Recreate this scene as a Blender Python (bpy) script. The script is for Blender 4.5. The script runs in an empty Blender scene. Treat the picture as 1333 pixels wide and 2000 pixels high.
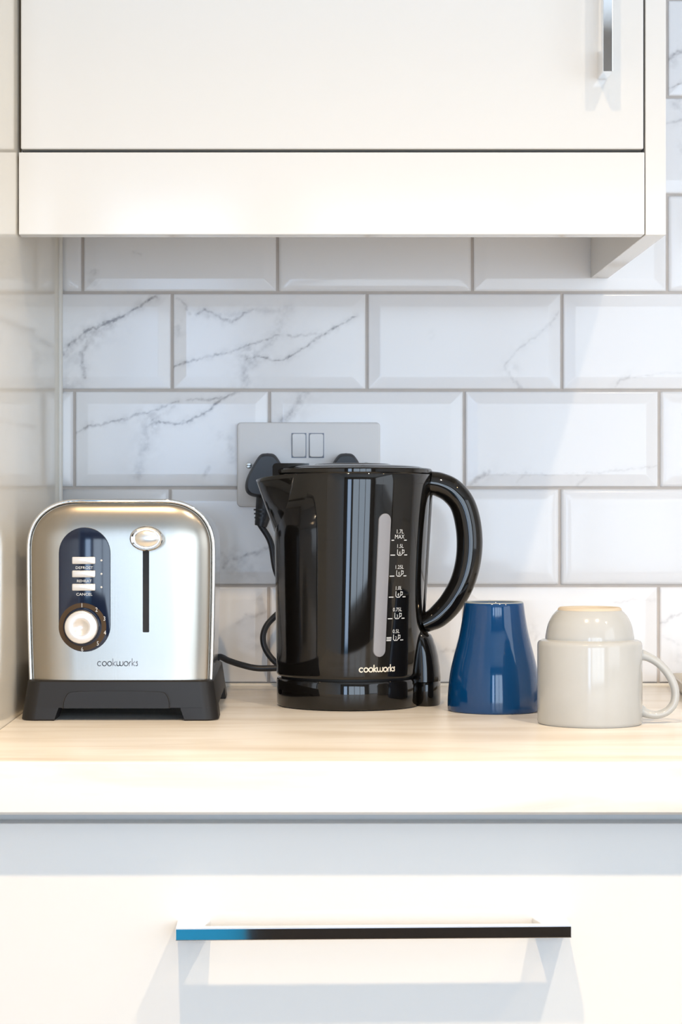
import bpy, bmesh, math, random
import numpy as np
from mathutils import Vector
random.seed(7)
PI = math.pi
scn = bpy.context.scene
C = scn.collection

# ------------------------------------------------------------------ camera, light, exposure
F, X0, Y0 = 3988.0, 563.0, 1010.0        # focal length and principal point, in pixels of the 1333 x 2000 frame
CAMD, ZC, ZT = 2.09, 1.083, 0.91         # camera distance from the tiled wall, camera height, worktop height
cam = bpy.data.cameras.new('camera')
cam.sensor_fit = 'HORIZONTAL'; cam.sensor_width = 36.0
cam.lens = F / 1333 * 36.0
cam.shift_x = (666.5 - X0) / 1333; cam.shift_y = (Y0 - 1000) / 1333
cam.clip_start = 0.05
camo = bpy.data.objects.new('camera', cam); C.objects.link(camo)
camo.location = (0, -CAMD, ZC); camo.rotation_euler = (PI/2, 0, 0)
scn.camera = camo

vs = scn.view_settings
vs.view_transform = 'Standard'; vs.look = 'None'; vs.gamma = 1; vs.use_curve_mapping = False
vs.exposure = -0.13

w = bpy.data.worlds.new('world'); scn.world = w; w.use_nodes = True
w.node_tree.nodes['Background'].inputs[0].default_value = (0.72, 0.86, 1.0, 1)
w.node_tree.nodes['Background'].inputs[1].default_value = 1.0

def area(name, loc, rot, sx, sy, e, col):
    l = bpy.data.lights.new(name, 'AREA'); l.shape = 'RECTANGLE'; l.size = sx; l.size_y = sy
    l.energy = e; l.color = col
    o = bpy.data.objects.new(name, l); C.objects.link(o); o.location = loc; o.rotation_euler = rot
    return o
def lamp(name, loc, e, col, r=0.03, angle=130, aim=None, blend=.5):
    l = bpy.data.lights.new(name, 'SPOT'); l.energy = e; l.color = col; l.shadow_soft_size = r
    l.spot_size = math.radians(angle); l.spot_blend = blend
    o = bpy.data.objects.new(name, l); C.objects.link(o); o.location = loc
    if aim: o.rotation_euler = (Vector(aim) - Vector(loc)).to_track_quat('-Z', 'Y').to_euler()
    return o
WARM = (1.0, 0.71, 0.40)
COOL = (0.68, 0.83, 1.0)
# daylight through the window behind the camera, plus two added lights
area('window_daylight', (0.95, -4.16, 1.25), (PI/2, 0, 0), 1.86, 1.44, 56, COOL)
area('added_door_light', (-0.32, -4.16, 1.19), (PI/2, 0, 0), 0.34, 1.5, 16, (.52, .71, 1.0))  # light behind the added door, tinted for blue reflections in the kettle
area('side_fill_light', (2.36, -2.7, 1.55), (PI/2, 0, PI/2), 2.2, 1.3, 20, (.85, .92, 1.0))  # added fill for the upright surfaces, kept out of the tile reflections
# warm ceiling downlights
lamp('downlight', (0.63, -1.38, 2.38), 84, (1.0, .80, .56), .022, 124, None, 1.0)
lamp('downlight', (-0.12, -1.38, 2.38), 92, WARM, .022, 124, None, 1.0)
lamp('downlight', (1.40, -1.38, 2.38), 50, WARM, .022, 124, None, 1.0)
lamp('downlight', (0.25, -2.70, 2.38), 50, WARM, .03, 124, None, 1.0)

# ------------------------------------------------------------------ helpers
def P(px, py, Y):
    """pixel of the photograph at world depth Y -> world point"""
    s = (Y + CAMD) / F
    return Vector(((px - X0) * s, Y, ZC - (py - Y0) * s))

def mat(name, col, rough=.5, metal=0.0, coat=0.0, spec=.5, ior=1.5, bump=None, aniso=None, noise=None):
    m = bpy.data.materials.new(name); m.use_nodes = True
    nt = m.node_tree; b = nt.nodes['Principled BSDF']
    b.inputs['Base Color'].default_value = (*col, 1); b.inputs['Roughness'].default_value = rough
    b.inputs['Metallic'].default_value = metal; b.inputs['Coat Weight'].default_value = coat
    b.inputs['Coat Roughness'].default_value = .03
    b.inputs['Specular IOR Level'].default_value = spec; b.inputs['IOR'].default_value = ior
    if noise or bump:
        tc = nt.nodes.new('ShaderNodeTexCoord'); mp = nt.nodes.new('ShaderNodeMapping')
        nt.links.new(tc.outputs['Object'], mp.inputs[0])
        n = nt.nodes.new('ShaderNodeTexNoise'); nt.links.new(mp.outputs[0], n.inputs[0])
        n.inputs['Detail'].default_value = 6
    if noise:      # (scale vector, amount): gentle colour variation
        mp.inputs['Scale'].default_value = noise[0]; n.inputs['Scale'].default_value = 1
        mx = nt.nodes.new('ShaderNodeMix'); mx.data_type = 'RGBA'
        mx.inputs[6].default_value = (*[c * (1 - noise[1]) for c in col], 1)
        mx.inputs[7].default_value = (*[min(1, c * (1 + noise[1])) for c in col], 1)
        nt.links.new(n.outputs[0], mx.inputs[0]); nt.links.new(mx.outputs[2], b.inputs['Base Color'])
    if bump:       # (scale vector, strength, distance)
        mp.inputs['Scale'].default_value = bump[0]; n.inputs['Scale'].default_value = 1
        bp = nt.nodes.new('ShaderNodeBump'); bp.inputs['Strength'].default_value = bump[1]
        bp.inputs['Distance'].default_value = bump[2]
        nt.links.new(n.outputs[0], bp.inputs['Height']); nt.links.new(bp.outputs[0], b.inputs['Normal'])
    return m

def tag(o, label=None, cat=None, group=None, kind=None):
    if label: o['label'] = label
    if cat: o['category'] = cat
    if group: o['group'] = group
    if kind: o['kind'] = kind
    return o
def empty(name, loc, rz=0):
    o = bpy.data.objects.new(name, None); C.objects.link(o); o.location = loc; o.rotation_euler = (0, 0, rz)
    o.empty_display_size = .02
    return o
def link(name, me, m, parent=None, smooth=None):
    if m: me.materials.append(m)
    o = bpy.data.objects.new(name, me); C.objects.link(o)
    if parent:
        o.parent = parent
        o.matrix_parent_inverse = wm(parent).inverted()
    return o
def wm(o):
    from mathutils import Matrix, Euler
    m = Matrix.LocRotScale(o.location, o.rotation_euler, o.scale)
    if o.parent: m = wm(o.parent) @ o.matrix_parent_inverse @ m
    return m
def obj(name, bm, m, parent=None, angle=None):
    """angle: smooth shading with sharp edges above that many degrees"""
    bmesh.ops.recalc_face_normals(bm, faces=bm.faces[:])
    if angle is not None:
        for f in bm.faces: f.smooth = True
        for e in bm.edges:
            if len(e.link_faces) == 2 and e.calc_face_angle(0) > math.radians(angle): e.smooth = False
    me = bpy.data.meshes.new(name); bm.to_mesh(me); bm.free()
    return link(name, me, m, parent)
def box(bm, x0, x1, y0, y1, z0, z1, bev=0, seg=2):
    t = bmesh.new()
    vs_ = [t.verts.new((x, y, z)) for x in (x0, x1) for y in (y0, y1) for z in (z0, z1)]
    for f in ((0,1,3,2), (4,6,7,5), (0,4,5,1), (2,3,7,6), (0,2,6,4), (1,5,7,3)):
        t.faces.new([vs_[i] for i in f])
    if bev: bmesh.ops.bevel(t, geom=t.edges[:], offset=bev, segments=seg, affect='EDGES', profile=.5)
    me = bpy.data.meshes.new('t'); t.to_mesh(me); t.free(); bm.from_mesh(me); bpy.data.meshes.remove(me)
    return bm
def bx(*a, **k): return box(bmesh.new(), *a, **k)
def loft(bm, rings, closed=True, cap0=True, cap1=True):
    R = [[bm.verts.new(p) for p in r] for r in rings]; n = len(R[0])
    for a, b in zip(R, R[1:]):
        for i in range(n if closed else n - 1):
            j = (i + 1) % n
            try: bm.faces.new((a[i], a[j], b[j], b[i]))
            except ValueError: pass
    if cap0: bm.faces.new(R[0])
    if cap1: bm.faces.new(R[-1])
    return bm
def lathe(bm, c, prof, n=96, cap0=True, cap1=True):
    return loft(bm, [[(c[0] + r * math.cos(2*PI*k/n), c[1] + r * math.sin(2*PI*k/n), c[2] + z) for k in range(n)] for r, z in prof], True, cap0, cap1)
def spline(pts, n=8):
    """Catmull-Rom through points (tuples of any length)"""
    p = [np.array(q, float) for q in pts]; p = [2*p[0]-p[1]] + p + [2*p[-1]-p[-2]]; out = []
    for i in range(1, len(p) - 2):
        for k in range(n):
            t = k / n
            out.append(.5*((2*p[i]) + (-p[i-1]+p[i+1])*t + (2*p[i-1]-5*p[i]+4*p[i+1]-p[i+2])*t*t + (-p[i-1]+3*p[i]-3*p[i+1]+p[i+2])*t**3))
    out.append(p[-2]); return out
def tube(bm, pts, rad, n=20, flat=None, up=(0, 1, 0), caps=True):
    """pts: points; rad: radius or list of (ra, rb): ra across (in plane), rb along up"""
    pts = [Vector(p[:3]) for p in pts]; rings = []
    u0 = Vector(up)
    for i, p in enumerate(pts):
        t = (pts[min(i+1, len(pts)-1)] - pts[max(i-1, 0)]).normalized()
        s = t.cross(u0)
        if s.length < 1e-3: s = t.cross(Vector((1, 0, .2)))
        s.normalize(); u = s.cross(t).normalized()
        ra, rb = (rad[i] if isinstance(rad, list) else (rad, rad))
        rings.append([p + s * ra * math.cos(2*PI*k/n) + u * rb * math.sin(2*PI*k/n) for k in range(n)])
    return loft(bm, rings, True, caps, caps)
def pill(cx, cz, w_, h_, n=16):
    """pill outline in x,z"""
    r = min(w_, h_) / 2; o = []
    if h_ >= w_:
        for k in range(n+1): a = PI*k/n; o.append((cx + r*math.cos(a), cz + h_/2 - r + r*math.sin(a)))
        for k in range(n+1): a = PI + PI*k/n; o.append((cx + r*math.cos(a), cz - h_/2 + r + r*math.sin(a)))
    return o
def rrect(x0, x1, z0, z1, r, n=6):
    o = []
    for cx, cz, a0 in ((x1-r, z1-r, 0), (x0+r, z1-r, PI/2), (x0+r, z0+r, PI), (x1-r, z0+r, 1.5*PI)):
        for k in range(n+1): a = a0 + PI/2*k/n; o.append((cx + r*math.cos(a), cz + r*math.sin(a)))
    return o
def plate(bm, outline, yb, yf, bev=0.0):
    """outline in x,z extruded from yb (back) to yf (front, smaller y) with a small chamfer"""
    cx = sum(p[0] for p in outline)/len(outline); cz = sum(p[1] for p in outline)/len(outline)
    def off(d):
        q = []; n = len(outline)
        for i, p in enumerate(outline):
            a = outline[i-1]; b = outline[(i+1) % n]
            tx, tz = b[0]-a[0], b[1]-a[1]; l = math.hypot(tx, tz) or 1
            nx, nz = -tz/l, tx/l
            if (p[0]-cx)*nx + (p[1]-cz)*nz > 0: nx, nz = -nx, -nz
            q.append((p[0]+nx*d, p[1]+nz*d))
        return q
    rings = [[(x, yb, z) for x, z in outline]]
    if bev:
        rings += [[(x, yf+bev, z) for x, z in outline], [(x, yf+bev*.3, z) for x, z in off(bev*.3)], [(x, yf, z) for x, z in off(bev)]]
    else: rings.append([(x, yf, z) for x, z in outline])
    return loft(bm, rings)

# lettering: ribbons built from strokes, and glyphs from the built-in font turned to meshes
def arc(cx, cy, r, a0, a1, n=14): return [(cx + r*math.cos(math.radians(a0+(a1-a0)*k/n)), cy + r*math.sin(math.radians(a0+(a1-a0)*k/n))) for k in range(n+1)]
def wordmark():
    S = []; x = 0
    def c(x): return [arc(x+.46, .46, .42, 50, 310)], .98
    def o(x): return [arc(x+.46, .46, .42, 0, 360, 24)], 1.04
    def k(x): return [[(x+.08, 0.03), (x+.08, 1.42)], [(x+.62, .88), (x+.12, .42), (x+.66, .03)]], .80
    def ww(x): return [[(x+.06, .9)] + arc(x+.37, .36, .31, 180, 360, 12) + [(x+.68, .9)], [(x+.68, .9)] + arc(x+.99, .36, .31, 180, 360, 12) + [(x+1.30, .9)]], 1.46
    def r(x): return [[(x+.08, .03), (x+.08, .52)] + arc(x+.42, .52, .34, 180, 95, 6)], .56
    def s(x): return [[(x+.40, .78), (x+.24, .88), (x+.10, .70), (x+.36, .44), (x+.36, .14), (x+.20, .04), (x+.06, .14)]], .5
    for g in (c, o, o, k, ww, o, r, k, s):
        st, a = g(x); S += st; x += a
    return S, x
def ribbons(S, th):
    quads = []
    for s in S:
        for (a, b), (c, d) in zip(s, s[1:]):
            l = math.hypot(c-a, d-b) or 1; tx, ty = (c-a)/l, (d-b)/l; e = th*.28
            a2, b2, c2, d2 = a-tx*e, b-ty*e, c+tx*e, d+ty*e; nx, ny = -ty*th/2, tx*th/2
            quads.append([(a2+nx, b2+ny), (a2-nx, b2-ny), (c2-nx, d2-ny), (c2+nx, d2+ny)])
    return quads
def text_polys(txt, size):
    cu = bpy.data.curves.new('txt', 'FONT'); cu.body = txt; cu.size = size; cu.align_x = 'CENTER'; cu.resolution_u = 3
    o = bpy.data.objects.new('txt', cu); C.objects.link(o)
    dg = bpy.context.evaluated_depsgraph_get(); me = bpy.data.meshes.new_from_object(o.evaluated_get(dg))
    polys = [[(me.vertices[i].co.x, me.vertices[i].co.y) for i in p.vertices] for p in me.polygons]
    bpy.data.objects.remove(o); bpy.data.curves.remove(cu); bpy.data.meshes.remove(me)
    return polys
def lay(polys, f, bm=None):
    bm = bm or bmesh.new()
    for p in polys:
        try: bm.faces.new([bm.verts.new(f(*q)) for q in p])
        except ValueError: pass
    return bm

# ------------------------------------------------------------------ materials
M = {}
M['gloss_white'] = mat('gloss_white_cabinet', (.79, .78, .755), .09, spec=.3)
M['gloss_cream'] = mat('gloss_cream_cabinet', (.86, .80, .69), .09, spec=.3)
M['carcass'] = mat('carcass_white', (.78, .78, .77), .4)
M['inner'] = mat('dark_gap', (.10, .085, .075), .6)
M['chrome'] = mat('chrome', (.86, .87, .88), .04, metal=1)
M['grout'] = mat('grout', (.56, .51, .47), .9, noise=((60, 60, 60), .12))
M['paint'] = mat('wall_paint', (.80, .78, .75), .8)
M['dark_paint'] = mat('dark_wall_paint', (.30, .27, .24), .7)
M['dark_reflected'] = mat('dark_reflected', (.030, .022, .017), .45)
M['ceiling'] = mat('ceiling_paint', (.80, .79, .77), .9)
M['floor'] = mat('floor_laminate', (.12, .09, .065), .35, noise=((3, 22, 3), .25))
M['sealant'] = mat('sealant', (.80, .78, .73), .35)
M['steel'] = mat('brushed_steel', (.37, .335, .285), .25, metal=1, bump=((900, 900, 8), .06, .0002))
M['steel_side'] = mat('polished_steel', (.70, .70, .71), .12, metal=1)
M['satin'] = mat('satin_nickel', (.82, .79, .74), .28, metal=1)
M['pearl'] = mat('silver_button', (.74, .72, .70), .3, metal=.55)
M['black_plastic'] = mat('matt_black_plastic', (.012, .0105, .010), .42, spec=.35, bump=((1500, 1500, 1500), .12, .0002))
M['navy_panel'] = mat('gloss_navy_black_panel', (.008, .014, .035), .09, spec=.5)
M['panel_ring'] = mat('brown_black_ring', (.070, .042, .020), .55, spec=.2)
M['slot'] = mat('black_slot', (.004, .004, .004), .6)
M['print_white'] = mat('white_print', (.72, .72, .70), .5)
M['print_grey'] = mat('grey_print', (.22, .25, .32), .5)
M['print_gold'] = mat('pale_print', (.78, .72, .60), .4)
M['black_gloss'] = mat('gloss_black_plastic', (.0055, .0048, .0042), .045, spec=.5)
M['gauge'] = mat('frosted_window', (.27, .27, .29), .30)
M['blue_glaze'] = mat('blue_glaze', (.001, .044, .150), .07, spec=.5, coat=.1)
M['blue_rim'] = mat('worn_rim', (.30, .33, .33), .3)
M['grey_glaze'] = mat('pale_grey_glaze', (.475, .485, .48), .12, coat=0, noise=((90, 90, 90), .03))
M['clay'] = mat('unglazed_clay', (.60, .52, .41), .8)
M['socket'] = mat('white_socket_plastic', (.74, .74, .75), .3)
M['rubber'] = mat('black_rubber', (.016, .018, .024), .42)
M['screw'] = mat('screw_metal', (.6, .62, .62), .3, metal=1)
M['blue_reflected'] = mat('blue_reflected_surface', (.03, .50, .95), .35)  # strong blue chosen to tint the reflections
M['tray'] = mat('grey_plastic', (.50, .46, .40), .4)

def tile_mat():
    m = bpy.data.materials.new('marble_tile'); m.use_nodes = True; nt = m.node_tree; b = nt.nodes['Principled BSDF']
    at = nt.nodes.new('ShaderNodeAttribute'); at.attribute_name = 'vein'
    mx = nt.nodes.new('ShaderNodeMix'); mx.data_type = 'RGBA'
    mx.inputs[6].default_value = (.87, .87, .885, 1); mx.inputs[7].default_value = (.15, .14, .16, 1)
    nt.links.new(at.outputs['Fac'], mx.inputs[0])
    nt.links.new(mx.outputs[2], b.inputs['Base Color'])
    b.inputs['Roughness'].default_value = .11; b.inputs['Specular IOR Level'].default_value = .27
    tc = nt.nodes.new('ShaderNodeTexCoord'); n = nt.nodes.new('ShaderNodeTexNoise'); n.inputs['Scale'].default_value = 9
    nt.links.new(tc.outputs['Object'], n.inputs[0])
    bp = nt.nodes.new('ShaderNodeBump'); bp.inputs['Strength'].default_value = .05; bp.inputs['Distance'].default_value = .004
    nt.links.new(n.outputs[0], bp.inputs['Height']); nt.links.new(bp.outputs[0], b.inputs['Normal'])
    return m
M['tile'] = tile_mat()
def laminate():
    m = bpy.data.materials.new('marbled_laminate'); m.use_nodes = True; nt = m.node_tree; b = nt.nodes['Principled BSDF']
    tc = nt.nodes.new('ShaderNodeTexCoord'); mp = nt.nodes.new('ShaderNodeMapping')
    mp.inputs['Scale'].default_value = (2.0, 11.0, 11.0); mp.inputs['Rotation'].default_value = (.5, 0, .12)
    nt.links.new(tc.outputs['Object'], mp.inputs[0])
    n = nt.nodes.new('ShaderNodeTexNoise'); n.inputs['Scale'].default_value = 2.2; n.inputs['Detail'].default_value = 9
    n.inputs['Distortion'].default_value = .6
    nt.links.new(mp.outputs[0], n.inputs[0])
    cr = nt.nodes.new('ShaderNodeValToRGB'); e = cr.color_ramp.elements
    e[0].position = .33; e[0].color = (.68, .62, .54, 1); e[1].position = .56; e[1].color = (.82, .785, .73, 1)
    nt.links.new(n.outputs[0], cr.inputs[0]); nt.links.new(cr.outputs[0], b.inputs['Base Color'])
    b.inputs['Roughness'].default_value = .32
    return m
M['laminate'] = laminate()

# ------------------------------------------------------------------ the setting
WX0, WX1 = -0.2348, 2.4          # face of the tall unit, right-hand wall
def structure(name, bm, m, angle=None): return tag(obj(name, bm, m, None, angle), kind='structure')
structure('floor', bx(-1.0, 2.5, -4.4, .1, -.1, 0), M['floor'])
structure('ceiling', bx(-1.0, 2.5, -4.4, .1, 2.4, 2.5), M['ceiling'])
structure('wall_left', bx(-1.0, -.85, -4.4, 0, 0, 2.4), M['paint'])
bm = bmesh.new()
box(bm, 2.4, 2.5, -4.4, -3.85, 0, 2.4); box(bm, 2.4, 2.5, -1.55, 0, 0, 2.4); box(bm, 2.4, 2.5, -3.85, -1.55, 0, .85); box(bm, 2.4, 2.5, -3.85, -1.55, 2.25, 2.4)
structure('wall_right', bm, M['paint'])
bm = bmesh.new()
for a in (-3.85, -2.73, -1.60): box(bm, 2.37, 2.43, a, a+.05, .85, 2.25)
box(bm, 2.37, 2.43, -3.85, -1.55, .85, .90); box(bm, 2.37, 2.43, -3.85, -1.55, 2.20, 2.25)
structure('added_side_window', bm, M['carcass'])  # frame of an unseen window, added to go with the side fill
# wall behind the camera, with a window and an added blue door in it
bm = bmesh.new()
YF = -4.2
box(bm, -.85, -.55, YF, YF+.08, 0, 2.4); box(bm, -.55, -.10, YF, YF+.08, 2.02, 2.4); box(bm, -.10, .0, YF, YF+.08, 0, 2.4)
box(bm, .0, 1.9, YF, YF+.08, 0, .5); box(bm, .0, 1.9, YF, YF+.08, 2.0, 2.4); box(bm, 1.9, 2.4, YF, YF+.08, 0, 2.4)
structure('wall_front', bm, M['dark_paint'])
structure('added_dark_panel', bx(-.095, 2.4, YF+.081, YF+.10, 0, .48), M['dark_reflected'])  # unseen dark panel, added to darken the drawer handle's reflection
bm = bmesh.new()
for a in (.0, .62, 1.26, 1.86): box(bm, a, a+.05, YF+.01, YF+.07, .5, 2.0)
box(bm, .0, 1.9, YF+.01, YF+.07, .5, .55); box(bm, .0, 1.9, YF+.01, YF+.07, 1.95, 2.0)
structure('window_1', bm, M['carcass'])
bm = bmesh.new()
box(bm, -.55, -.49, YF+.01, YF+.07, 0, 2.02); box(bm, -.15, -.10, YF+.01, YF+.07, 0, 2.02)
box(bm, -.49, -.15, YF+.01, YF+.07, 0, .44); box(bm, -.49, -.15, YF+.01, YF+.07, 1.95, 2.02)
structure('added_blue_door', bm, M['blue_reflected'])  # added out of view, stands in for blue reflected in handle and kettle

# tiled wall: bevelled 200 x 100 mm tiles in half bond, one mesh, vein strength painted per vertex
rng = np.random.RandomState(5)
NG = rng.rand(256, 256)
def vnoise(x, y, s):
    x = x / s + 37.3; y = y / s + 11.7
    xi = np.floor(x).astype(int); yi = np.floor(y).astype(int); fx = x - xi; fy = y - yi
    fx = fx*fx*(3-2*fx); fy = fy*fy*(3-2*fy)
    g = lambda a, b: NG[a % 256, b % 256]
    return (g(xi, yi)*(1-fx) + g(xi+1, yi)*fx)*(1-fy) + (g(xi, yi+1)*(1-fx) + g(xi+1, yi+1)*fx)*fy
def fbm(x, y, s, o=4):
    v = 0; a = 1; t = 0
    for k in range(o): v = v + a*vnoise(x+91*k, y-57*k, s); t += a; a *= .55; s *= .5
    return v / t
# (seed pixel of the tile, polyline, width, strength); a polyline of one point is a blotch
PA = [([(342,718),(380,702),(440,690),(480,678),(520,664),(545,655)], 2.6, .55),
      ([(480,705),(505,697),(540,702),(560,698),(590,682),(625,655),(655,640),(695,617)], 2.6, .62),
      ([(560,655),(600,653),(640,650)], 2.2, .4), ([(545,655),(530,672),(500,690)], 5, .22),
      ([(488,698)], 18, .75), ([(480,700),(478,725),(480,750)], 9, .35), ([(560,600),(548,640),(520,668)], 14, .15)]
VE = [((200,650), [(122,693),(138,667),(175,642),(215,628),(250,612),(280,592),(308,577)], 3.2, .75),
      ((200,650), [(128,688),(150,662),(185,648),(215,632)], 10, .40), ((200,650), [(165,645),(172,668),(160,690),(163,735)], 5, .48),
      ((200,650), [(185,655)], 22, .25), ((200,650), [(135,755)], 24, .25), ((200,650), [(140,700)], 24, .18)]
VE += [((500,650), a, b, c) for a, b, c in PA]
VE += [((300,850), [(x-195, y+127) for x, y in a], b, c) for a, b, c in PA[:6]]
VE += [((300,850), [(285,840),(278,890),(268,930)], 9, .25), ((300,850), [(430,850),(450,855),(455,900)], 9, .15), ((300,850), [(400,930),(410,915)], 5, .2),
      ((500,650), [(345,582),(362,596),(372,612)], 2.5, .3), ((500,650), [(345,640)], 18, .25),
      ((500,650), [(385,612),(405,604),(430,622),(455,630),(475,614),(492,604)], 3, .6), ((500,650), [(400,610),(410,618),(470,612)], 7, .2),
      ((500,650), [(500,605),(560,612),(550,640),(530,660)], 6, .16),
      ((900,650), [(1092,610),(1060,648),(1008,686),(985,715),(1000,740),(1022,760)], 3, .22), ((900,650), [(998,722)], 16, .22), ((900,650), [(845,655)], 7, .15),
      ((1200,650), [(1204,756),(1216,742),(1232,737)], 3, .30), ((1200,650), [(1232,737),(1280,732),(1333,726)], 2, .12),
      ((600,850), [(597,768),(580,792),(552,822)], 9, .40), ((700,850), [(600,770)], 14, .2),
      ((1000,850), [(918,943),(935,932),(955,922)], 5, .42), ((1000,850), [(955,924),(1050,927),(1150,925),(1285,910)], 2, .16),
      ((1000,850), [(1010,942),(1022,928),(1030,922)], 3, .2), ((1000,850), [(1128,946),(1145,932)], 3, .3),
      ((500,1050), [(437,1108),(452,1092),(475,1084),(505,1078),(535,1066)], 4, .45), ((500,1050), [(460,1100)], 26, .35),
      ((500,1050), [(434,1082),(445,1090)], 5, .3), ((500,1050), [(490,1118)], 22, .18),
      ((450,1250), [(466,1214),(480,1202),(500,1200),(518,1194)], 4, .25), ((450,1250), [(500,1258)], 20, .15), ((450,1250), [(505,1170)], 12, .15),
      ((700,1250), [(860,1275),(880,1270),(900,1273)], 4, .3), ((1000,1250), [(1040,1222),(1052,1240),(1044,1250)], 4, .22),
      ((1000,1250), [(1200,1178),(1240,1172),(1280,1172)], 2, .15), ((1000,1250), [(1040,1230)], 12, .15),
      ((1320,1250), [(1292,1216),(1312,1206),(1340,1198)], 3, .28), ((1320,1250), [(1298,1242),(1330,1262)], 3, .12),
      ((1320,1250), [(1330,1285)], 16, .12),
      ((300,500), [(182,528)], 10, .38), ((300,500), [(260,490),(275,496)], 3, .15), ((300,500), [(185,555)], 12, .2),
      ((1200,500), [(1225,503)], 6, .15), ((1320,100), [(1300,118),(1318,104),(1345,95)], 5, .6), ((1320,100), [(1315,115)], 12, .3),
      ((1320,100), [(1300,177),(1320,168),(1345,162)], 3, .5), ((1320,280), [(1300,243),(1320,240),(1345,232)], 3, .3),
      ((1320,280), [(1315,205),(1345,215)], 9, .2), ((1320,280), [(1335,290)], 12, .25), ((1320,280), [(1325,195)], 12, .2)]
def vein_field(ve, px, py):
    v = np.zeros_like(px)
    wx = (fbm(px, py, 26) - .5)*11; wy = (fbm(px+500, py+300, 26) - .5)*11
    wx2 = (fbm(px, py, 7, 3) - .5)*6; wy2 = (fbm(px+200, py+800, 7, 3) - .5)*6
    X = px + wx + wx2; Y = py + wy + wy2; tex = fbm(px*1.0, py*1.0, 13, 4); fine = fbm(px+77, py+33, 5, 2)
    for pts, wd, st in ve:
        if len(pts) == 1:
            d2 = (X-pts[0][0])**2 + (Y-pts[0][1])**2
            v = np.maximum(v, st*np.exp(-d2/(wd*wd))*np.clip(2.4*(tex-.32), 0, 1)); continue
        dm = np.full_like(px, 1e9)
        for (a, b), (c, d) in zip(pts, pts[1:]):
            ux, uy = c-a, d-b; L = ux*ux+uy*uy
            t = np.clip(((X-a)*ux + (Y-b)*uy)/L, 0, 1)
            dm = np.minimum(dm, np.hypot(X-a-t*ux, Y-b-t*uy))
        mod = np.clip(.35 + 1.1*(fine-.15), 0, 1.1)*np.clip(.4+1.6*(tex-.2), 0, 1.15)
        v = np.maximum(v, st*np.exp(-(dm/wd)**2)*mod)
        v = np.maximum(v, .26*st*np.exp(-(dm/(wd*3.4))**2)*np.clip(2.2*(tex-.3), 0, 1))
    return np.clip(v*1.15, 0, .8)
SW = CAMD / F
def wx_(px): return (px - X0)*SW
def wz_(py): return ZC - (py - Y0)*SW
verts = []; faces = []; vein = []; off = 0
GAP = .0030; BEV = .0125; DEP = .0015
ROWY = [-384+191*k for k in range(9)] + [1336]   # top edges of the rows, px
phase = {0: 336, 1: 152}
for r in range(9):
    ya, yb = ROWY[r], ROWY[r+1]
    ph = {-384: 161, -193: 336, -2: 161, 189: 336, 380: 161, 571: 336, 762: 145, 953: 332, 1144: 525}[ROWY[r]]
    ks = range(-2, 8) if r > 1 else range(-2, 8)
    for k in ks:
        xa, xb = ph + 381.3*k, ph + 381.3*(k+1)
        X_a, X_b = max(wx_(xa)+GAP/2, WX0+.002), min(wx_(xb)-GAP/2, WX1-.002)
        if X_b - X_a < .004: continue
        Zt, Zb = wz_(ya)-GAP/2, max(wz_(yb)+GAP/2, ZT+.001)
        mine = [(a, b, c) for s, a, b, c in VE if xa < s[0] < xb and ya < s[1] < yb]
        if not mine and (xa > 1300 or ya < 0):
            mine = [([(x+xa-340, y+ya-575) for x, y in a], b, c*.7) for a, b, c in PA[:5]] if (k+r) % 3 == 0 else []
        step = .0011 if mine else .02
        tx0, tx1 = wx_(xa)+GAP/2, wx_(xb)-GAP/2       # uncut tile outline: bevels follow it
        def grid(a, b, ia, ib, step):
            cuts = sorted({a, b, *[c for c in (ia, ib) if a < c < b]}); o = []
            for p, q in zip(cuts, cuts[1:]):
                n = max(1, int(math.ceil((q-p)/step))); o += [p+(q-p)*i/n for i in range(n)]
            return np.array(o + [b])
        gx = grid(X_a, X_b, tx0+BEV, tx1-BEV, step if mine else .004); gz = grid(Zb, Zt, wz_(yb)+GAP/2+BEV, Zt-BEV, step if mine else .004)
        if not mine:      # coarse middle
            gx = np.array([g for g in gx if g <= max(tx0+BEV, X_a)+1e-6 or g >= min(tx1-BEV, X_b)-1e-6 or g in (X_a, X_b)])
            gz = np.array([g for g in gz if g <= wz_(yb)+GAP/2+BEV+1e-6 or g >= Zt-BEV-1e-6])
        U, V = np.meshgrid(gx, gz)
        dd = np.minimum(np.minimum(U-tx0, tx1-U), np.minimum(V-(wz_(yb)+GAP/2), Zt-V))
        Yv = DEP*(1-np.clip(dd/BEV, 0, 1)); Yv = np.where(dd < .0008, Yv+.0006, Yv)
        nv = U.size; nx_, nz_ = len(gx), len(gz)
        verts.append(np.stack([U.ravel(), Yv.ravel(), V.ravel()], 1))
        if mine: vein.append(vein_field(mine, X0+U.ravel()/SW, Y0-(V.ravel()-ZC)/SW))
        else: vein.append(np.zeros(nv))
        i = np.arange(nv).reshape(nz_, nx_)
        faces.append(np.stack([i[:-1, :-1].ravel(), i[:-1, 1:].ravel(), i[1:, 1:].ravel(), i[1:, :-1].ravel()], 1) + off); off += nv
        # skirt down into the grout
        per = list(i[0, :]) + list(i[1:, -1]) + list(i[-1, ::-1][1:]) + list(i[::-1, 0][1:-1])
        VV = verts[-1][per].copy(); VV[:, 1] = .006; verts.append(VV); vein.append(np.zeros(len(per)))
        n = len(per); a = np.array(per) + off - nv; b = np.arange(n) + off
        faces.append(np.stack([np.roll(a, -1), a, b, np.roll(b, -1)], 1)); off += n
V_ = np.concatenate(verts); F_ = np.concatenate(faces); A_ = np.concatenate(vein)
me = bpy.data.meshes.new('wall_back')
me.from_pydata([], [], [])
me.vertices.add(len(V_)); me.vertices.foreach_set('co', V_.astype(np.float32).ravel())
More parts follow.
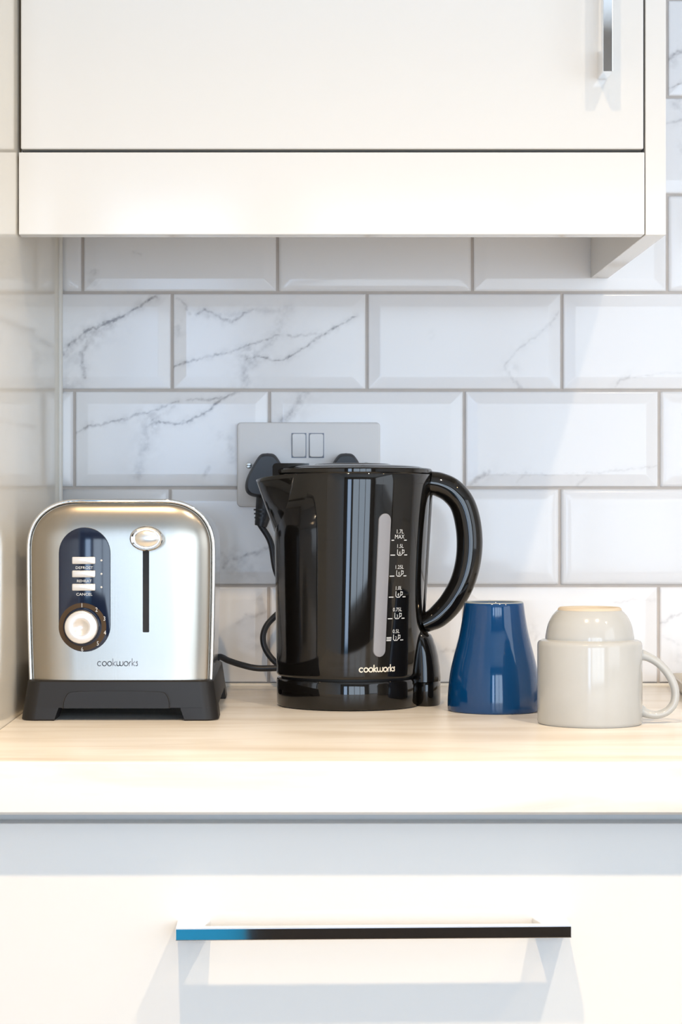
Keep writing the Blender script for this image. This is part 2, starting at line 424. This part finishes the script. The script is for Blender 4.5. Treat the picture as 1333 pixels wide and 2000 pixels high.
me.loops.add(F_.size); me.loops.foreach_set('vertex_index', F_.astype(np.int32).ravel())
me.polygons.add(len(F_)); me.polygons.foreach_set('loop_start', np.arange(0, F_.size, 4, dtype=np.int32))
me.update(calc_edges=True); me.validate()
at = me.attributes.new('vein', 'FLOAT', 'POINT'); at.data.foreach_set('value', A_.astype(np.float32))
tiles = tag(link('wall_back', me, M['tile']), kind='structure')
structure('wall_back', bx(-1.0, 2.5, .0034, .1, 0, 2.4), M['grout'])
# white sealant beads in the corner and along the worktop
structure('trim_1', tube(bmesh.new(), [(WX0+.0012, -.0010, ZT), (WX0+.0012, -.0010, 1.75)], .0030, 12), M['sealant'], 40)
structure('trim_2', tube(bmesh.new(), [(WX0, -.001, ZT+.0005), (WX1, -.001, ZT+.0005)], .0028, 12), M['sealant'], 40)

# ------------------------------------------------------------------ cabinets and worktop
t = empty('tall_cabinet', (-.54, -.30, 0))
tag(t, 'tall glossy cream-white cabinet whose flat side closes the worktop on the left', 'cabinet')
obj('side_panel', bx(WX0-.018, WX0, -.60, -.001, .0, 2.15, .0006), M['gloss_cream'], t)
obj('carcass', bx(-.83, WX0-.0185, -.598, -.002, .1, 2.14), M['carcass'], t)
obj('door', bx(-.828, WX0-.002, -.620, -.602, .12, 2.14, .001), M['gloss_cream'], t)

def bar_handle(name, parent, cx, cz, y, length, vertical):
    """square-section bar bent back into two broad feet"""
    bm = bmesh.new(); h = length/2; s = .0043
    prof = [(-h, .0), (-h, -.031), (h, -.031), (h, .0), (h-.024, .0), (h-.020, -.0215), (-h+.020, -.0215), (-h+.024, .0)]
    def tr(u, yy, v): return (cx+v, y+yy, cz+u) if vertical else (cx+u, y+yy, cz+v)
    loft(bm, [[tr(u, yy, -s) for u, yy in prof], [tr(u, yy, s) for u, yy in prof]])
    bmesh.ops.recalc_face_normals(bm, faces=bm.faces[:])
    bmesh.ops.bevel(bm, geom=bm.edges[:], offset=.0006, segments=2, affect='EDGES', profile=.5)
    return obj(name, bm, M['chrome'], parent, 8)

t = empty('wall_cabinet', (.047, -.15, 1.328))
tag(t, 'glossy white wall cabinet hanging above the toaster and kettle', 'cabinet')
XR = .310; ZB = 1.328
obj('carcass', bx(WX0+.001, XR-.0005, -.300, -.001, 1.394, 2.10), M['carcass'], t)
obj('door', bx(P(40.5,0,-.32).x, P(1258,0,-.32).x, -.320, -.301, P(0,291,-.32).z, 2.098, .0012), M['gloss_white'], t)
bar_handle('handle', t, P(1186, 0, -.345).x, P(0, 155, -.32).z+.144, -.320, .288, True)
obj('light_pelmet', bx(WX0+.0012, XR-.0007, -.320, -.302, ZB, P(0,297.5,-.32).z, .0006), M['gloss_white'], t)
obj('gap_shade', bx(WX0+.002, XR-.001, -.3005, -.2985, 1.394, 1.42), M['inner'], t)  # dark strip standing in for the shade in the gap below the door
obj('end_panel', bx(XR, XR+.0178, -.3205, -.001, ZB-.0006, 2.10, .0006), M['gloss_white'], t)

YE = -.644
t = empty('worktop', (1.0, -.32, ZT-.038))
tag(t, 'pale marbled laminate worktop carrying toaster, kettle and cups', 'worktop')
bm = bmesh.new()
prof = [(0, -.038), (0, 0)] + [(YE+.003*(1-math.sin(a)), -.003*(1-math.cos(a))) for a in [PI/2*k/5 for k in range(6)]] + [(YE, -.036), (YE+.002, -.038)]
loft(bm, [[(x, (-.0005 if y == 0 else y), ZT+z) for y, z in prof] for x in (WX0+.0005, WX1-.002)])
obj('slab', bm, M['laminate'], t, 30)

t = empty('base_cabinet', (.063, -.30, 0))
tag(t, 'glossy white base cabinet under the worktop with one wide drawer front', 'cabinet')
YD = -.620
obj('carcass', bx(WX0+.001, .365, -.600, -.002, .10, ZT-.0385), M['carcass'], t)
zt = P(0, 1608, YD).z
d = obj('drawer', bx(WX0+.002, .3635, YD, YD+.018, .50, zt, .0010), M['gloss_white'], t)
hd = bar_handle('handle', d, P(730, 0, YD-.031).x, P(0, 1823, YD-.031).z, YD, 775/2*2/F*(CAMD+YD-.031), False)
for v in hd.data.vertices: v.co.z += (v.co.x-.0617)*.0075
obj('drawer', bx(WX0+.002, .3635, YD, YD+.018, .12, .496, .0010), M['gloss_white'], t)
t = empty('base_cabinet', (1.38, -.30, 0))
tag(t, 'glossy white base cabinet right of the wide drawer unit', 'cabinet')
obj('carcass', bx(.3655, WX1-.002, -.600, -.002, .10, ZT-.0385), M['carcass'], t)
for k in range(3):
    a = .367 + k*.672
    obj('door', bx(a, a+.669, YD, YD+.018, .12, zt, .001), M['gloss_white'], t)

# ------------------------------------------------------------------ socket and cables
t = empty('wall_socket', P(603, 907, 0))
tag(t, 'white double wall socket with two rocker switches behind the kettle', 'socket')
ps = lambda px, py, y=-.009: P(px, py, y)
a, b = ps(463.5, 990), ps(743, 825)
bm = plate(bmesh.new(), rrect(a.x, b.x, a.z, b.z, .004), .0, -.0095, .0022)
obj('face_plate', bm, M['socket'], t, 30)
for xa, xb, dz in ((571, 597.5, 1), (605, 632, -1)):
    a, b = ps(xa, 893, -.0105), ps(xb, 847, -.0105)
    bm = bmesh.new(); box(bm, a.x-.0007, b.x+.0007, -.0098, -.0094, a.z-.0007, b.z+.0007)
    ring = obj('switch_surround', bm, M['print_grey'], t)
    bm = bmesh.new(); o = rrect(a.x, b.x, a.z, b.z, .0022)
    zm = (a.z+b.z)/2
    loft(bm, [[(x, -.0095, z) for x, z in o], [(x, -.0108-dz*(z-zm)*.09, z) for x, z in o],
              [(x*.94+(a.x+b.x)/2*.06, -.0116-dz*(z-zm)*.09, zm+(z-zm)*.96) for x, z in o]])
    obj('rocker_switch', bm, M['socket'], t, 40)
for px in (486.5, 716):
    c = ps(px, 909, -.0095)
    bm = bmesh.new(); loft(bm, [[(c.x+r*math.cos(2*PI*k/24), y, c.z+r*math.sin(2*PI*k/24)) for k in range(24)] for r, y in ((.0034, -.0094), (.0032, -.0102), (.0022, -.0106))])
    s = obj('screw', bm, M['screw'], t, 40)
    bm = bmesh.new(); box(bm, c.x-.0024, c.x+.0024, -.01075, -.0105, c.z-.0004, c.z+.0004)
    obj('screw_slot', bm, M['slot'], s)

def plug(px, parent):
    """rounded triangular mains plug with its grip, pin side on the face plate"""
    c = P(px, 932, -.03); k = (CAMD-.045)/F
    o2 = spline([(0, 47), (-14, 44), (-27, 26), (-41, -2), (-44, -22), (-38, -34), (-24, -39), (0, -40), (24, -39), (38, -34), (44, -22), (41, -2), (27, 26), (14, 44), (0, 47)], 5)[:-1]
    pts = [(p[0]*k, p[1]*k) for p in o2]
    bm = bmesh.new()
    loft(bm, [[(c.x+x*s, y, c.z+z*s) for x, z in pts] for s, y in ((.93, -.0096), (1.0, -.014), (1.0, -.036), (.965, -.042), (.86, -.0455))])
    b = obj('plug_body', bm, M['rubber'], parent, 35)
    bm = bmesh.new(); g = []
    for i in range(8):
        s = i/7; g.append(((.0115*(1-s)+.0062*s), (.0095*(1-s)+.0058*s)))
    tube(bm, [(c.x-.001*i, -.026, c.z-.018-.0045*i) for i in range(8)], g, 20)
    # moulded ribs
    for i in range(4):
        zz = c.z-.032-.004*i; tube(bm, [(c.x-.006, -.026, zz), (c.x-.006, -.026, zz-.0016)], .0082-.0004*i, 16)
    obj('cord_grip', bm, M['rubber'], parent, 50)
    return Vector((c.x-.008, -.026, c.z-.05))
def cable(parent, pts, r=.0031):
    obj('cord', tube(bmesh.new(), spline(pts, 10), r, 14), M['rubber'], parent, 60)

t = empty('power_cable', P(523, 932, -.01))
tag(t, 'black mains cable with plug in the left side of the socket running to the toaster', 'cable')
e = plug(523, t)
cable(t, [tuple(e+Vector((0, 0, .003))), tuple(P(529, 1060, -.030)), tuple(P(541, 1120, -.034)), tuple(P(575, 1180, -.040)), tuple(P(620, 1240, -.052)),
          (.046, -.064, ZT+.034), (.030, -.068, ZT+.024), tuple(P(575, 1305, -.067)), tuple(P(540, 1305, -.065)), tuple(P(502, 1305, -.064)), tuple(P(470, 1298, -.066)), tuple(P(446, 1290, -.072)),
          tuple(P(428, 1283, -.080)), (-.075, -.083, ZT+.028), (-.10, -.086, ZT+.022), (-.115, -.096, ZT+.02)])
t = empty('power_cable', P(676, 932, -.01))
tag(t, 'black mains cable from the right side of the socket, looping out behind the kettle', 'cable')
e = plug(676, t)
cable(t, [tuple(e+Vector((0, 0, .003))), tuple(P(655, 1060, -.024)), tuple(P(610, 1130, -.020)), tuple(P(565, 1178, -.018)), tuple(P(535, 1206, -.018)), tuple(P(520, 1224, -.020)), tuple(P(514, 1246, -.022)),
          tuple(P(520, 1270, -.024)), tuple(P(538, 1293, -.028)), tuple(P(562, 1308, -.030)), (.022, -.032, ZT+.006), (.050, -.040, ZT+.004), (.066, -.070, ZT+.004), (.064, -.105, ZT+.005), (.056, -.128, ZT+.010), (.054, -.1405, ZT+.012)])

# ------------------------------------------------------------------ toaster
TX = -.1434
t = empty('toaster', (TX, -.23, ZT))
tag(t, 'brushed steel toaster with black base and control dial beside the tall cabinet', 'toaster')
YFR, YRE = -.349, -.108
HB, HT = .030, P(0, 978, YFR).z - ZT
def tprof(inset=0.0, n=14, dx=0):
    """right half of the arched outline, then mirrored: list of (x, z) anticlockwise"""
    w_ = .0795; Rx, Rz = .044, .042
    pts = []
    zb = ZT + HB
    zs = ZT + HT - Rz
    for k in range(8):
        f = k/8; z = zb + (zs-zb)*f
        pts.append((w_ - .0024*(1-f)**2 - inset, z))
    for k in range(n+1):
        a = PI/2*k/n
        ca, sa = math.cos(a)**(.88), math.sin(a)**(.88)
        pts.append((w_-Rx + (Rx-inset)*ca, zs + (Rz-inset)*sa))
    l = [(-x, z) for x, z in reversed(pts)]
    out = [(TX+x, z) for x, z in pts] + [(TX+x, z) for x, z in l]
    return out
bm = bmesh.new()
loft(bm, [[(x, y, z) for x, z in tprof(i)] for i, y in ((.0030, YFR+.010), (.0016, YFR+.011), (.0016, YRE-.014), (.003, YRE-.013))])
obj('side_shell', bm, M['steel_side'], t, 40)
# bowed front panel: rings stepping inwards
R = .0385; D = .0150
rings = [[(x, YFR+.0118, z) for x, z in tprof(.0006)]]
for k in range(0, 17):
    f = k/16; ins = .0018 + R*(1-math.cos(f*PI/2)); dep = D*math.sin(f*PI/2)
    rings.append([(x, YFR+.0105-dep*.70, z) for x, z in tprof(ins)])
bm = bmesh.new(); loft(bm, rings, True, False, True)
obj('front_panel', bm, M['steel'], t, 40)
bm = bmesh.new(); loft(bm, [[(x, YRE-.013+yy, z) for x, z in tprof(i)] for i, yy in ((.002, 0), (.003, .005), (.010, .011), (.022, .013))])
obj('back_panel', bm, M['steel'], t, 40)
bm = bmesh.new()
for yy in (YFR+.0105,):
    pr = [p for p in tprof(.0000, 18)]
    tube(bm, [(x, yy, z) for x, z in pr[:len(pr)]], .0016, 10)
obj('rim', bm, M['chrome'], t, 60)
bm = bmesh.new()
for sx in (-.024, .024): box(bm, TX+sx-.012, TX+sx+.012, -.30, -.15, ZT+HT-.003, ZT+HT-.0012, .0005)
obj('bread_slots', bm, M['slot'], t)
# base: flared skirt, cut away between four feet
def bring(z, x0=None, n=6):
    f = (z-0)/.034; hx = .0845 - .0050*f; y0 = -.357 + .0050*f; y1 = -.101 - .004*f
    return hx, y0, y1
def rr(hx, y0, y1, r, z, n=6): return [(TX+x, y, z) for x, y in rrect(-hx, hx, y0, y1, r, n)]
bm = bmesh.new(); rings = []
for z in (.011, .020, .0300, .0328, .0340):
    hx, y0, y1 = bring(z); e = .0012 if z > .0335 else 0
    rings.append(rr(hx-e, y0+e, y1-e, .013, ZT+z))
loft(bm, rings)
NB = 8
for sx in (-1, 1):
    for fy in (0, 1):
        rs = []
        for z in (.0, .0012, .0112):
            hx, y0, y1 = bring(z); e = .001 if z == 0 else 0
            r = .013; wx = .029 + (.0022 if z > .005 else 0); wy = .045
            pts = []
            cx, cy = hx-r, (y0+r if fy == 0 else y1-r)
            for k in range(NB+1):
                a = -PI/2*k/NB if fy == 0 else PI/2*k/NB
                pts.append((cx+(r-e)*math.cos(a), cy+(r-e)*math.sin(a)))
            ye = y0+e if fy == 0 else y1-e
            yi = y0+wy if fy == 0 else y1-wy
            pts += [(hx-wx, ye), (hx-wx, yi), (hx-e, yi)]
            rs.append([(TX+sx*x, y, ZT+z) for x, y in pts])
        loft(bm, rs)
obj('base', bm, M['black_plastic'], t, 35)
# crumb tray front
def tray_ring(off, k):
    o = []
    for px, py in spline([(124, 1383), (124.5, 1372), (130, 1358), (146, 1351), (228, 1349.5), (310, 1351), (326, 1358), (331, 1372), (331.5, 1383)], 4):
        q = P(px, py, -.3535); zz = q.z - ZT; f = zz/.034
        cx, cz = TX-.0005, .022
        o.append((q.x+(cx-q.x)*k, -.357+.005*f-off, ZT+zz+(cz-.011-zz)*k*.6))
    return o
bm = bmesh.new(); loft(bm, [tray_ring(-.004, -.022), tray_ring(.0005, -.022)]); obj('tray_seam', bm, M['slot'], t)
bm = bmesh.new(); loft(bm, [tray_ring(-.004, 0), tray_ring(.0007, 0), tray_ring(.0012, .012)]); obj('crumb_tray', bm, M['black_plastic'], t, 30)
# control panel
YP = YFR - .0002
def pp(px, py, y=YP): return P(px, py, y)
a, b = pp(115, 1273), pp(216, 1030)
cp = obj('control_panel', plate(bmesh.new(), pill((a.x+b.x)/2, (a.z+b.z)/2, b.x-a.x, b.z-a.z, 24), YP+.003, YP-.0012, .0006), M['navy_panel'], t, 35)
YC = YP-.0012
c = pp(161.5, 1224)
KR = 1/ F*(CAMD+YP)
bm = bmesh.new()
ro, ri, n = 46.5*KR, 37.5*KR, 64
for k in range(n):
    a0, a1 = 2*PI*k/n, 2*PI*(k+1)/n
    bm.faces.new([bm.verts.new((c.x+r*math.cos(a), YC-.0003, c.z+r*math.sin(a))) for r, a in ((ro, a0), (ro, a1), (ri, a1), (ri, a0))])
obj('dial_ring', bm, M['panel_ring'], cp)
c = pp(160.5, 1224)
prof = [(34.5, 0), (34, .0010), (33.2, .0014), (32.6, .0016), (32.2, .008), (31.2, .0094), (29, .0099), (20, .0101), (15.5, .0100), (13.5, .0094), (8, .0076), (3, .0070)]
bm = bmesh.new(); loft(bm, [[(c.x+r*KR*math.cos(2*PI*k/64), YC-y, c.z+r*KR*math.sin(2*PI*k/64)) for k in range(64)] for r, y in prof[3:]])
dl = obj('dial', bm, M['pearl'], t, 40)
bm = bmesh.new(); loft(bm, [[(c.x+r*KR*math.cos(2*PI*k/64), YC-y, c.z+r*KR*math.sin(2*PI*k/64)) for k in range(64)] for r, y in ((36, 0), (35.5, .0014), (33.5, .0018), (32.6, .0010))])
obj('dial_collar', bm, M['navy_panel'], t, 40)
for (ya, yb), word in zip(((1087.5, 1101.5), (1114, 1127.5), (1140, 1153.5)), ('DEFROST', 'REHEAT', 'CANCEL')):
    a, b = pp(141.5, yb), pp(187, ya)
    bb = obj('push_button', plate(bmesh.new(), rrect(a.x, b.x, a.z, b.z, .0008, 4), YC+.001, YC-.0022, .0007), M['pearl'], cp, 30)
    q = pp(165, yb+9.6)
    obj('lettering', lay(text_polys(word, .0032), lambda u, v: (q.x+u*1.12, YC-.0003, q.z+v)), M['print_white'], bb)
    q = pp(198.5, (ya+yb)/2)
    bm = bmesh.new(); loft(bm, [[(q.x+r*math.cos(2*PI*k/16), YC-y, q.z+r*math.sin(2*PI*k/16)) for k in range(16)] for r, y in ((.0009, 0), (.0008, .0007), (.0004, .0010))])
    obj('indicator_light', bm, M['print_white'], cp, 40)
for s, px, py in (('1', 160.5, 1186), ('2', 189, 1194.5), ('3', 204.5, 1212), ('4', 205.5, 1239.5), ('5', 191.5, 1260.5), ('6', 161, 1272)):
    q = pp(px, py)
    obj('lettering', lay(text_polys(s, .0052), lambda u, v: (q.x+u*.8, YC-.0005, q.z+v)), M['print_white'], cp)
# lever slot and lever
a, b = pp(279, 1235), pp(291.5, 1060)
obj('lever_slot', plate(bmesh.new(), rrect(a.x, b.x, a.z, b.z, .0008, 3), YP+.003, YP-.0003), M['slot'], t)
c = pp(286, 1052, YFR-.022)
kr = (CAMD+YFR-.022)/F
bm = bmesh.new()
loft(bm, [[(c.x+33*kr*s*math.cos(2*PI*k/64), YFR-y, c.z+24.5*kr*s*math.sin(2*PI*k/64)) for k in range(64)] for s, y in
          ((.55, .013), (.92, .014), (1.0, .0165), (1.0, .0195), (.97, .0215), (.90, .0225), (.82, .0222), (.775, .0208))])
box(bm, c.x-.0024, c.x+.0024, YFR-.016, YFR+.004, c.z-.006, c.z+.004)
lv = obj('lever', bm, M['chrome'], t, 35)
bm = bmesh.new()
loft(bm, [[(c.x+25.5*kr*s*math.cos(2*PI*k/64), YFR-y, c.z+17.5*kr*s*math.sin(2*PI*k/64)) for k in range(64)] for s, y in
          ((1.0, .0206), (.9, .0214), (.7, .0224), (.45, .0231), (.2, .0235), (.05, .0236))])
obj('lever_inlay', bm, M['satin'], lv, 50)
# maker's wordmark
def place_word(px0, px1, pyb, y, th, f):
    S, W = wordmark(); return ribbons(S, th), W
Q, W = place_word(0, 0, 0, 0, .14, None)
a = pp(190, 1301); sc_ = (80*KR)/W
obj('lettering', lay([[(x*sc_, z*sc_) for x, z in q] for q in Q], lambda u, v: (a.x+u, YP-.0006, a.z+v*1.05)), M['print_grey'], t)

# ------------------------------------------------------------------ kettle
KX, KY = .0552, -.2085
t = empty('electric_kettle', (KX, KY, ZT))
tag(t, 'glossy black electric kettle with water gauge and curved handle', 'kettle')
def kc_(z): return KX + .0042*(z-.029)/.183
def kr_(z):      # body radius at height z above the worktop
    f = (z-.029)/(.212-.029); return .0658 + .0068*f
kbase = bmesh.new()
lathe(kbase, (KX, KY, ZT), [(.060, 0), (.0645, .0008), (.0655, .003), (.0658, .0240), (.0650, .0258), (.0630, .0262)])
# rear connector of the stand on the handle side
def dome(px_c, hw, dy, z0, z1, shape, n=40):
    return [[(px_c+hw*sx*math.cos(2*PI*k/n), KY+.012+dy*sy*math.sin(2*PI*k/n), ZT+z0+(z1-z0)*f) for k in range(n)] for sx, sy, f in shape]
q0, q1 = P(800, 0, KY).x, P(862.5, 0, KY).x
loft(kbase, dome((q0+q1)/2, (q1-q0)/2, .030, 0, .0245, ((.96, .97, 0), (1, 1, .06), (1, 1, .93), (.97, .97, 1))))
kb = obj('power_base', kbase, M['black_gloss'], t, 35)
bm = bmesh.new(); lathe(bm, (KX, KY, ZT), [(.0615, .0255), (.0615, .0296)]); obj('base_gap', bm, M['slot'], t)
bm = bmesh.new()
prof = [(.0600, .0282), (.0648, .0284), (.0656, .0296)] + [(kr_(z), z) for z in [.031+.0095*k for k in range(19)]] + [(kr_(.211), .2110), (kr_(.21)-.0005, .2120), (kr_(.21)-.0003, .2126), (kr_(.21)+.0005, .2133), (kr_(.21)+.0007, .2160), (kr_(.21)-.0004, .2172), (kr_(.21)-.004, .2179), (.060, .2179)]
lathe(bm, (KX, KY, ZT), prof, 160)
for v in bm.verts: v.co.x += kc_(v.co.z-ZT)-KX
body = obj('body', bm, M['black_gloss'], t, 35)
# lid
bm = bmesh.new()
lathe(bm, (KX+.0042, KY, ZT), [(.064, .2172), (.0645, .2184), (.062, .2193), (.050, .2203), (.036, .2208), (.0345, .2217), (.033, .2221), (.010, .2223)], 96)
lid = obj('lid', bm, M['black_gloss'], t, 30)
bm = bmesh.new()
a = P(533, 931, KY).x; b = P(578, 905, KY).x; za = ZT+.205; zb = P(0, 906, KY).z
loft(bm, [[(x, KY+s*hw, z) for x, z in ((a, za), (a, zb-.0030), (a+.0012, zb-.0008), (a+.0035, zb), (b+.012, zb), (b+.012, za))] for s, hw in ((-1, .026), (1, .026))])
obj('lid_tab', bm, M['black_gloss'], lid, 35)
# spout
sp = []
ztop, zbot = .2125, P(0, 1040, KY).z - ZT
for i in range(15):
    f = i/14; z0 = zbot + (ztop-zbot)*f; r = kr_(z0)-.0015
    al = math.radians(46*f**.30 if f > 0 else 4)
    tipx = .0695 + (.0880-.0695)*f
    hw = r*math.sin(al)
    A = (-r*math.cos(al), hw)
    row = []
    ztip = z0 - .0052*f
    for k in range(25):
        u = k/24; v = abs(2*u-1); sgn = -1 if u < .5 else 1
        # quadratic from the tip (v=0) to the body (v=1)
        c0 = (-tipx, 0); c1 = (-tipx+.0015, hw*.50); c2 = A
        x = (1-v)**2*c0[0] + 2*v*(1-v)*c1[0] + v*v*c2[0]; yy = (1-v)**2*c0[1] + 2*v*(1-v)*c1[1] + v*v*c2[1]
        zz = ztip*(1-v) + z0*v
        row.append((kc_(zz)+x, KY+sgn*yy, ZT+zz))
    sp.append(row)
bm = bmesh.new(); loft(bm, sp, False, False, False)
bmesh.ops.recalc_face_normals(bm, faces=bm.faces[:])
spo = obj('spout', bm, M['black_gloss'], t, 60)
sm = spo.modifiers.new('thick', 'SOLIDIFY'); sm.thickness = .0018; sm.offset = 0; sm.use_rim = True
# handle: backing strip, grip, lower housing
bm = bmesh.new()
rings = []
for k in range(22):
    z = .0300 + (.213-.0300)*k/21; r = kr_(z)
    xo = r + .0018; hw = .0075
    rings.append([(kc_(z)+x, KY+y, ZT+z) for x, y in ((r*.96, -hw*1.45), (r*.985, -hw*1.15), (xo, -hw*.55), (xo+.0008, 0), (xo, hw*.55), (r*.985, hw*1.15), (r*.96, hw*1.45))])
loft(bm, rings)
obj('handle_mount', bm, M['black_gloss'], t, 50)
mid = [(840, 943, 23), (860, 947, 24), (883, 959, 25), (903, 983, 25), (914, 1018, 25.5), (918, 1060, 25.5), (914, 1102, 25), (902, 1142, 24.5), (881, 1178, 24), (857, 1203, 22.5), (838, 1214, 19.5), (826, 1219, 18)]
k = (CAMD+KY)/F
sp_ = spline(mid, 6)
bm = bmesh.new()
tube(bm, [tuple(P(p[0], p[1], KY)) for p in sp_], [(p[2]*k, .0125) for p in sp_], 28)
obj('handle', bm, M['black_gloss'], t, 60)
bm = bmesh.new(); n = 40; rings = []
for py, xr in ((1329, 862), (1322, 862), (1300, 860), (1280, 857), (1262, 852.5), (1248, 847.5), (1240, 843.5), (1236, 838), (1228, 832)):
    q = P(xr, py, KY); xl = KX+kr_(q.z-ZT)-.012
    cx = (q.x+xl)/2; hx = (q.x-xl)/2
    rings.append([(cx+hx*math.cos(2*PI*j/n), KY+.004+(.010+hx*.9)*math.sin(2*PI*j/n), q.z) for j in range(n)])
loft(bm, rings); obj('switch_housing', bm, M['black_gloss'], t, 50)
bm = bmesh.new(); q = P(862, 1331, KY)
loft(bm, dome((q0+q1)/2, (q1-q0)/2-.0012, .029, .0240, .0275, ((1, 1, 0), (1, 1, 1)))); obj('base_gap', bm, M['slot'], t)
# things on the curved body
def onk(th0, z0, e):
    def f(u, v):
        z = z0+v; r = kr_(z)+e; th = th0 + u/r
        return (kc_(z)+r*math.sin(th), KY-r*math.cos(th), ZT+z)
    return f
def ktheta(px, py):
    """angle and height on the body seen at that pixel"""
    th = .3
    for _ in range(30):
        r = .0695; y = KY - r*math.cos(th); q = P(px, py, y); r = kr_(q.z-ZT)
        th = math.asin(max(-1, min(1, (q.x-kc_(q.z-ZT))/r)))
    return th, P(px, py, KY-r*math.cos(th)).z - ZT
t1, z1 = ktheta(752.5, 1003); t0_, z0_ = ktheta(741, 1283)
bm = bmesh.new(); hw = .0061; rings = []
for k in range(61):
    f = .5-.5*math.cos(PI*k/60); z = z0_+(z1-z0_)*f; th = t0_+(t1-t0_)*f
    dz = min(z-z0_, z1-z); ww = hw if dz > hw else math.sqrt(max(hw*hw-(hw-dz)**2, 1e-9))
    rings.append([onk(th, z, e)(u*ww, 0) for u, e in ((-1, .0001), (-.93, .0010), (-.5, .0014), (0, .0015), (.5, .0014), (.93, .0010), (1, .0001))])
bm2 = loft(bm, rings, False, False, False)
obj('water_gauge', bm2, M['gauge'], t, 50)
for s, px, py, cupn, sz in (('1.7L', 781, 1042, None, .0052), ('1.5L', 781.5, 1070, '6', .0048), ('1.25L', 780, 1111, '5', .0048), ('1.0L', 778.5, 1152, '4', .0048), ('0.75L', 776.5, 1194, '3', .0048), ('0.5L', 774, 1236.5, '2', .0048)):
    th, z = ktheta(px, py)
    bm = lay(text_polys(s, sz), onk(th, z, .0003))
    if not cupn:
        lay(text_polys('MAX', .0052), onk(th, z-.0046, .0003), bm)
        lay(ribbons([[(-.0085, 0), (.0085, 0)]], .0008), onk(th, z-.0060, .0003), bm)
    else:
        cupst = [[(-.0028, .0052), (-.0028, .0012), (-.0016, 0), (.0016, 0), (.0028, .0012), (.0028, .0052)],
                 [(.0028, .0046), (.0050, .0046), (.0050, .0022), (.0028, .0016)]]
        lay(ribbons(cupst, .0006), onk(th, z-.0066, .0003), bm)
        lay(text_polys(cupn, .0042), onk(th, z-.0058, .0003), bm)
        lay(ribbons([[(-.0100, .0), (-.0055, .0)], [(.0056, 0), (.0090, 0)]], .0008), onk(th, z-.0064, .0003), bm)
        if cupn == '2':
            lay(ribbons([[(-.0100, y), (-.0052, y)] for y in (.0013, .0026)], .0007), onk(th, z-.0064, .0003), bm)
    obj('level_mark', bm, M['print_white'], body)
th0, z0 = ktheta(702, 1313); th1, _ = ktheta(771, 1313)
Q, W = place_word(0, 0, 0, 0, .24, None); sc_ = (th1-th0)*.067/W
obj('lettering', lay([[(x*sc_, z*sc_) for x, z in q] for q in Q], onk(th0, z0, .0003)), M['print_gold'], body)

# ------------------------------------------------------------------ blue beaker
BX, BY = P(965.5, 0, -.263).x, -.263
t = empty('beaker', (BX, BY, ZT))
tag(t, 'glossy dark blue flared beaker standing upside down beside the kettle', 'beaker')
pr = spline([(.0413, .0012), (.0415, .006), (.0410, .018), (.0392, .034), (.0362, .048), (.0328, .061), (.0300, .073), (.0281, .084), (.0268, .0935)], 5)
pr = [tuple(p) for p in pr]
bm = bmesh.new()
lathe(bm, (BX, BY, ZT), [(.0372, .0025), (.0385, .0006), (.0395, .0), (.0408, .0004)] + pr + [(.0264, .0962), (.0256, .0970)] + [(.0240, .0972), (.0232, .0966), (.0228, .0955), (.012, .0950), (.001, .0949)], 96)
obj('body', bm, M['blue_glaze'], t, 50)
bm = bmesh.new(); lathe(bm, (BX, BY, ZT), [(.0231, .0966), (.0238, .09745), (.0250, .09755), (.0258, .0972), (.0263, .0964)], 96, False, False)
obj('foot_ring', bm, M['blue_rim'], t, 60)

# ------------------------------------------------------------------ grey mug
GX, GY = P(1152.5, 0, -.377).x, -.377
t = empty('mug', (GX, GY, ZT))
tag(t, 'pale grey stepped mug standing upside down, handle to the right', 'mug')
bm = bmesh.new()
dome_ = [tuple(p) for p in spline([(.0370, .0710), (.0368, .0740), (.0350, .0825), (.0318, .0893), (.0285, .0935), (.0262, .0955)], 5)]
lathe(bm, (GX, GY, ZT), [(.0395, .003), (.0408, .0006), (.0420, 0), (.0432, .0008), (.0437, .003), (.0437, .0655), (.0434, .0676), (.0424, .0692), (.0400, .0702), (.0378, .0706)] + dome_ + [(.0240, .0957), (.0215, .0950), (.001, .0948)], 120)
obj('body', bm, M['grey_glaze'], t, 50)
bm = bmesh.new(); lathe(bm, (GX, GY, ZT), [(.0268, .0951), (.0262, .0966), (.0250, .0975), (.0228, .0975), (.0215, .0966), (.0210, .0950)], 96, False, False)
obj('foot_ring', bm, M['clay'], t, 60)['label'] = 'unglazed cream foot ring'
k = (CAMD+GY)/F
hp = [(1243, 1280, 14), (1254, 1279.5, 11), (1268, 1284, 8.5), (1288, 1296, 8.2), (1307, 1318, 8), (1319, 1345, 8), (1318, 1371, 8), (1304, 1389, 8), (1284, 1396, 8), (1266, 1394, 8.5), (1253, 1388, 11), (1243, 1383, 14)]
hs = spline(hp, 6)
tube_pts = [tuple(P(p[0], p[1], GY)) for p in hs]
bm = bmesh.new(); tube(bm, tube_pts, [(p[2]*k, p[2]*k*1.35) for p in hs], 24)
obj('handle', bm, M['grey_glaze'], t, 60)

# ------------------------------------------------------------------ pale tray at the right edge
bm = bmesh.new()
rot = math.radians(5.5)
def tp(x, y, s=1, z=0):
    x, y = .14+(x-.14)*s, .105+(y-.105)*s
    return (.367+x*math.cos(rot)+y*math.sin(rot), -.228-x*math.sin(rot)*0+y*math.cos(rot)-x*math.sin(rot), ZT+z)
pts = rrect(0, .20, 0, .21, .008, 6)
loft(bm, [[tp(x, y, s, z) for x, y in pts] for s, z in ((.96, 0.0), (.985, .004), (1, .0145), (.985, .015), (.96, .008), (.94, .006))])
o = obj('tray', bm, M['tray'], None, 40)
tag(o, 'low pale grey tray on the worktop behind the mug handle', 'tray')
